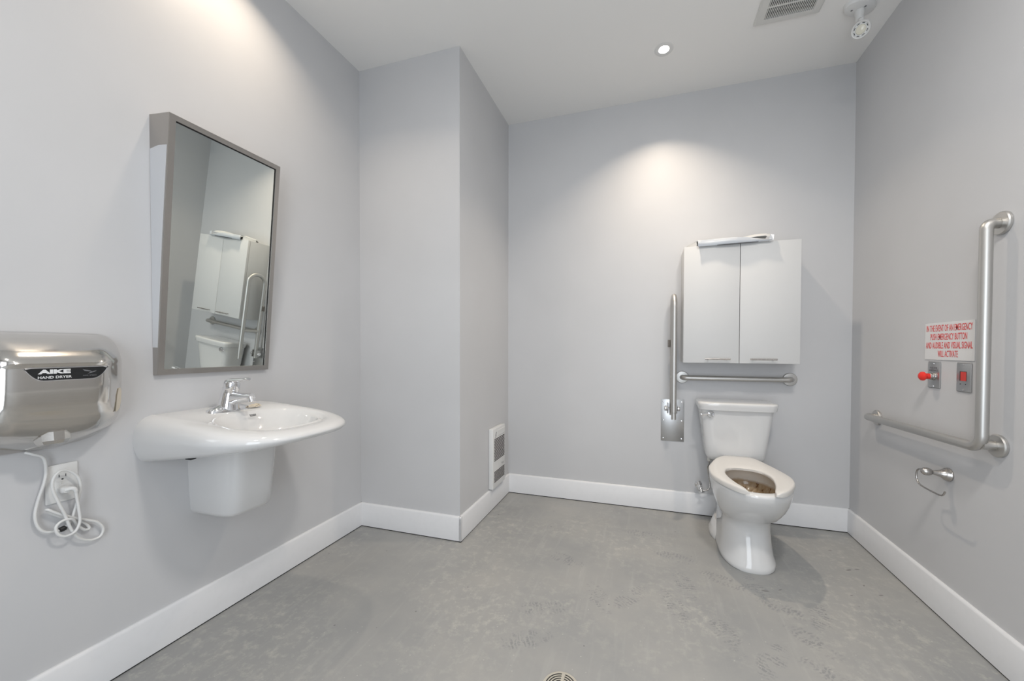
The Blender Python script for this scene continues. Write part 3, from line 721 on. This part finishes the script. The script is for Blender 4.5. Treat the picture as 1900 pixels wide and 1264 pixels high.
# seat ring, open at the front: half outlines (distance from the centre line, y) from the back round to the prong
def resample(P, n):
    P = catmull([Vector((a, b_, 0)) for a, b_ in P], 10); d = [0]
    for a, b_ in zip(P, P[1:]): d.append(d[-1] + (b_ - a).length)
    out = []; k = 0
    for i in range(n):
        t = d[-1] * i / (n - 1)
        while k < len(d) - 2 and d[k + 1] < t: k += 1
        out.append(P[k].lerp(P[k + 1], (t - d[k]) / max(1e-9, d[k + 1] - d[k])))
    return out
HALF_R = resample([(0, 2.598), (.050, 2.590), (.099, 2.540), (.138, 2.435), (.172, 2.315), (.191, 2.216), (.182, 2.135), (.158, 2.072), (.120, 2.005), (.085, 1.962), (.060, 1.944)], 40)
HALF_L = resample([(0, 2.598), (.042, 2.580), (.084, 2.530), (.119, 2.475), (.157, 2.380), (.184, 2.290), (.189, 2.170), (.158, 2.068), (.116, 1.995), (.085, 1.958), (.060, 1.943)], 40)
HALF_I = resample([(0, 2.325), (.045, 2.318), (.080, 2.290), (.100, 2.240), (.106, 2.190), (.101, 2.130), (.086, 2.060), (.067, 2.000), (.058, 1.972), (.054, 1.950)], 40)
O_ = [(TX - .001 - p.x, p.y) for p in HALF_L[::-1]] + [(TX - .001 + p.x, p.y) for p in HALF_R[1:]]
I_ = [(TX - .010 - p.x, p.y) for p in HALF_I[::-1]] + [(TX - .010 + p.x, p.y) for p in HALF_I[1:]]
rings = []
for k, ((ox, oy_), (ix, iy)) in enumerate(zip(O_, I_)):
    endk = min(k, len(O_) - 1 - k); thin = {0: .35, 1: .75, 2: .92}.get(endk, 1)
    def P_(f, z):
        return Vector((ox + (ix - ox) * f, oy_ + (iy - oy_) * f, .448 + (z - .448) * thin))
    if endk == 0: P0 = P_
    wk = {0: .42, 1: .74, 2: .90, 3: .97}.get(endk, 1)
    rings.append([P_(.5 + (f_ - .5) * wk, z_) for f_, z_ in ((0.02, .439), (0, .444), (0, .456), (.03, .4615), (.12, .4650), (.5, .4655), (.86, .4630), (.97, .4595), (1, .455), (1, .444), (.95, .439))])
bm = B(); loft(bm, rings); ob('open_front_seat', bm, m_seat, r, 50)
for sx_ in (-1, 1):
    bm = B(); box(bm, TX + sx_ * .075 - .02, TX + sx_ * .075 + .02, 2.560, 2.590, .438, .458, .006); ob('seat_hinge', bm, m_seat, r)
# tank
def tk(z, hw, yf, yb=YF - .022, n_=7): return srect(TX + .006, (yf + yb) / 2, hw, (yb - yf) / 2, n_, z, 64)
bm = B(); loft(bm, [tk(.422, .115, 2.585), tk(.424, .143, 2.572), tk(.432, .156, 2.563), tk(.452, .165, 2.556), tk(.52, .174, 2.549), tk(.62, .187, 2.540), tk(.70, .198, 2.533), tk(.746, .205, 2.528)])
tank = ob('tank', bm, m_porc, r, 50)
def ld(z, g): 
    out = []
    for p in srect(TX + .008, (2.512 + YF - .016) / 2, .217 + g, (YF - .016 - 2.512) / 2 + g, 8, z, 72):
        if p.y < 2.6: p.y -= .012 * (1 - ((p.x - TX) / .22) ** 2)
        out.append(p)
    return out
bm = B(); loft(bm, [ld(.742, -.008), ld(.744, -.004), ld(.760, -.001), ld(.778, .002), ld(.786, .0), ld(.790, -.006), ld(.791, -.02)]); ob('tank_lid', bm, m_porc, r, 50)
bm = B(); kx, kz = TX - .142, .7155; ky = 2.531
lathe(bm, (kx, ky + .004, kz), (0, -1, 0), [(.018, 0), (.0205, .006), (.0205, .012), (.017, .016), (0, .017)], 28)
tube(bm, catmull([(kx - .008, ky - .010, kz), (kx - .028, ky - .014, kz + .001), (kx - .050, ky - .016, kz - .001), (kx - .062, ky - .016, kz + .002)], 5), [.006, .0055, .0055, .006, .006, .0065, .0065, .007, .007, .007, .007, .007, .0065, .006, .0055, .004], 14)
tag(ob('flush_lever', bm, m_chrome, tank), 'chrome flush lever')
# supply valve
vx, vz = .338, .195
r = root('supply_valve', (vx, YF, vz), 'small chrome shut-off valve with a thin supply hose left of the toilet base', 'valve')
bm = B(); lathe(bm, (vx, YF, vz + .010), (0, -1, 0), [(.024, 0), (.022, .004), (.010, .009), (.010, .050), (.017, .052), (.017, .072), (.012, .076)], 24); ob('valve_body', bm, m_chrome, r)
bm = B(); tube(bm, [(vx, YF - .062, vz + .010), (vx, YF - .062, vz + .042)], [.009, .008], 16); lathe(bm, (vx - .004, YF - .062, vz + .036), (-.3, 0, 1), [(.011, 0), (.015, .002), (.015, .014), (.010, .018), (0, .018)], 16); ob('compression_nut', bm, m_chrome, r)
bm = B(); lathe(bm, (vx + .012, YF - .085, vz - .008), (.2, -.5, -.8), [(.006, -.025), (.007, 0), (.018, .002), (.018, .008), (.006, .010)], 20, sy=.65); ob('oval_handle', bm, m_chrome, r)
bm = B(); tube(bm, catmull([(vx + .010, YF - .066, vz - .004), (vx + .030, YF - .068, vz - .004), (vx + .055, YF - .066, vz + .006), (vx + .062, YF - .058, vz + .05), (vx + .050, YF - .055, vz + .14), (.392, YF - .075, .37), (.392, YF - .085, .395)], 7), .0042, 12); tag(ob('supply_hose', bm, m_nickel, r), 'thin braided supply hose')
bm = B(); lathe(bm, (.392, YF - .085, .392), (0, 0, 1), [(.010, 0), (.012, .004), (.012, .024), (.010, .0285)], 12); ob('tank_nut', bm, m_white_off, r)

# ================================================================== WALL HEATER
hy0, hy1, hz0, hz1, ht = 2.362, 2.588, .152, .566, .034
r = root('wall_heater', (XB, (hy0 + hy1) / 2, hz0), 'narrow white louvred fan heater low on the side of the boxed-out corner', 'heater')
bm = B(); box(bm, XB, XB + ht, hy0, hy1, hz0, hz1, .006, 3); ob('heater_case', bm, m_white, r)
hx = XB + ht
for z0_, z1_, n_ in ((.338, .495, 15), (.192, .270, 8)):
    bm = B()
    for k in range(n_):
        zz = z0_ + (z1_ - z0_) * (k + .5) / n_; hh = (z1_ - z0_) / n_ * .30
        box(bm, hx - .001, hx + .0007, hy0 + .022, hy1 - .014, zz - hh, zz + hh)
    ob('louvre_slots', bm, mat('slot_shadow_brown', (.045, .038, .034), .8), r)
bm = B(); loft(bm, [[Vector((hx + .001, y_, z_)) for y_, z_ in q] for q in ([(hy0 + .07, .505), (hy1 - .012, .505), (hy1 - .012, .548), (hy0 + .07, .548)],)] + [[Vector((hx + .004, y_, z_)) for y_, z_ in [(hy0 + .074, .509), (hy1 - .016, .509), (hy1 - .016, .544), (hy0 + .074, .544)]]]); ob('control_panel', bm, m_white, r)
bm = B()
for s_ in ((hy0 + .030, .514, .510, .525), ):
    for k in range(6):
        a0, a1 = -2.2 + k * .5, -2.2 + (k + 1) * .5
        tube(bm, [(hx + .0012, hy0 + .038 + .013 * math.cos(a0), .515 + .016 * math.sin(a0)), (hx + .0012, hy0 + .038 + .013 * math.cos(a1), .515 + .016 * math.sin(a1))], .0014, 6)
    tube(bm, [(hx + .0012, hy0 + .044, .512), (hx + .0012, hy0 + .058, .538)], .0018, 6)
tag(ob('maker_mark', bm, m_greyink, r), 'small grey curved emblem')
bm = B()
for y_ in (.045, .062): box(bm, hx - .001, hx + .0009, hy1 - y_, hy1 - y_ + .006, .288, .300)
ob('indicator', bm, m_greyink, r)

# ================================================================== RIGHT WALL: SIGN, PLATES, PAPER HOLDER
sy0, sy1, sz0, sz1 = 1.848, 2.113, 1.0715, 1.2285
r = root('emergency_sign', (XR, (sy0 + sy1) / 2, sz0), 'white sign with red emergency button wording on the right wall', 'sign')
ob('sign_board', box(B(), XR - .003, XR, sy0, sy1, sz0, sz1, .0006, 1), m_sign, r)
ym = (sy0 + sy1) / 2
for txt, zc, wd in (('IN THE EVENT OF AN EMERGENCY', 1.2040, .246), ('PUSH EMERGENCY BUTTON', 1.1675, .196), ('AND AUDIBLE AND VISUAL SIGNAL', 1.1315, .250), ('WILL ACTIVATE', 1.0960, .108)):
    lettering('lettering', txt, m_redink, r, (XR - .0032, ym, zc), ON_RIGHT, .0385, width=wd, offset=.0001)
def wall_plate(name, yc_, zc_, label, cat):
    r = root(name, (XR, yc_, zc_), label, cat)
    p_ = ob('steel_plate', box(B(), XR - .005, XR, yc_ - .0355, yc_ + .0355, zc_ - .0565, zc_ + .0565, .0035, 3), m_plate, r)
    for s_ in (-1, 1):
        bm = B(); lathe(bm, (XR - .005, yc_, zc_ + s_ * .048), (-1, 0, 0), [(.0035, 0), (.003, .0012), (0, .0014)], 14); ob('screw', bm, m_chrome, p_)
    return r, p_
r, p_ = wall_plate('emergency_button', 2.054, 1.0065, 'steel wall plate with a red mushroom push button, left one under the sign', 'button')
lettering('lettering', 'PUSH FOR\nASSISTANCE', m_greyink, p_, (XR - .0053, 2.054, 1.031), ON_RIGHT, .0115, width=.052, offset=.0002, line=.9)
bm = B(); lathe(bm, (XR - .005, 2.054, 1.0), (-1, 0, 0), [(.017, 0), (.017, .004), (.0145, .006), (.0145, .012), (.013, .013), (.012, .015)], 32); ob('steel_collar', bm, m_nickel, r)
bm = B(); lathe(bm, (XR - .016, 2.054, 1.0), (-1, 0, 0), [(.012, 0), (.0125, .014), (.0145, .019), (.0185, .022), (.0195, .026), (.0185, .031), (.013, .036), (.006, .0385), (0, .039)], 36); tag(ob('push_cap', bm, m_red, r), 'glossy red mushroom-shaped cap')
r, p_ = wall_plate('signal_plate', 1.894, 1.0065, 'steel wall plate with a square red signal window, right one under the sign', 'signal plate')
bm = B(); box(bm, XR - .0058, XR - .0045, 1.894 - .015, 1.894 + .017, .993, 1.030); ob('window_recess', bm, m_black, p_)
bm = B(); box(bm, XR - .0068, XR - .005, 1.894 - .015, 1.894 + .0115, .993, 1.028, .0004, 1); tag(ob('red_window', bm, m_redlens, r), 'square red translucent window')
for d_ in (-.012, .014):
    bm = B(); lathe(bm, (XR - .005, 1.894 + d_, .980), (-1, 0, 0), [(.002, 0), (.002, .0006)], 10); ob('sounder_hole', bm, m_black, p_)
# toilet paper holder
ty, tz = 1.964, .603
r = root('toilet_paper_holder', (XR, ty, tz), 'brushed nickel open-loop toilet paper holder without a roll on the right wall', 'paper holder')
bm = B(); lathe(bm, (XR, ty, tz), (-1, -.02, .10), [(.0275, 0), (.028, .005), (.025, .009), (.0245, .013), (.020, .018), (.013, .032), (.0095, .046), (.0085, .056), (.0125, .060), (.0155, .067), (.0165, .075), (.0150, .083), (.0095, .090), (0, .092)], 32)
ob('post', bm, m_nickel, r)
lx = XR - .075
bm = B(); P = catmull([(lx, ty - .002, tz + .010), (lx, ty + .030, tz + .008), (lx, ty + .050, tz - .002), (lx, ty + .057, tz - .022), (lx, ty + .053, tz - .045), (lx, ty + .035, tz - .059), (lx, ty + .0, tz - .063), (lx, ty - .05, tz - .064), (lx, ty - .085, tz - .062), (lx, ty - .100, tz - .052), (lx, ty - .106, tz - .040)], 6)
tube(bm, P, .0034, 12); ob('wire_loop', bm, m_nickel, r)

# ================================================================== FLOOR DRAIN
dx_, dy_ = -.264, 1.197
r = root('floor_drain', (dx_, dy_, 0), 'round beige slotted floor drain at the bottom edge of the photo', 'drain')
bm = B(); lathe(bm, (dx_, dy_, 0), (0, 0, 1), [(.062, 0), (.061, .0022), (.056, .003), (0, .003)], 64); ob('drain_cover', bm, mat('drain_metal', (.55, .52, .45), .5, .3), r)
bm = B()
for rr in (.050, .0415, .033, .0245, .016):
    for q in range(4):
        a0 = PI / 2 * q + .004 / rr + .03; a1 = PI / 2 * (q + 1) - .004 / rr - .03; pts = []
        for k in range(13): a = a0 + (a1 - a0) * k / 12; pts.append(Vector((dx_ + (rr + .0018) * math.cos(a), dy_ + (rr + .0018) * math.sin(a), .0031)))
        for k in range(12, -1, -1): a = a0 + (a1 - a0) * k / 12; pts.append(Vector((dx_ + (rr - .0018) * math.cos(a), dy_ + (rr - .0018) * math.sin(a), .0031)))
        prism(bm, pts, (0, 0, .0003))
ob('slots', bm, m_dark, r)
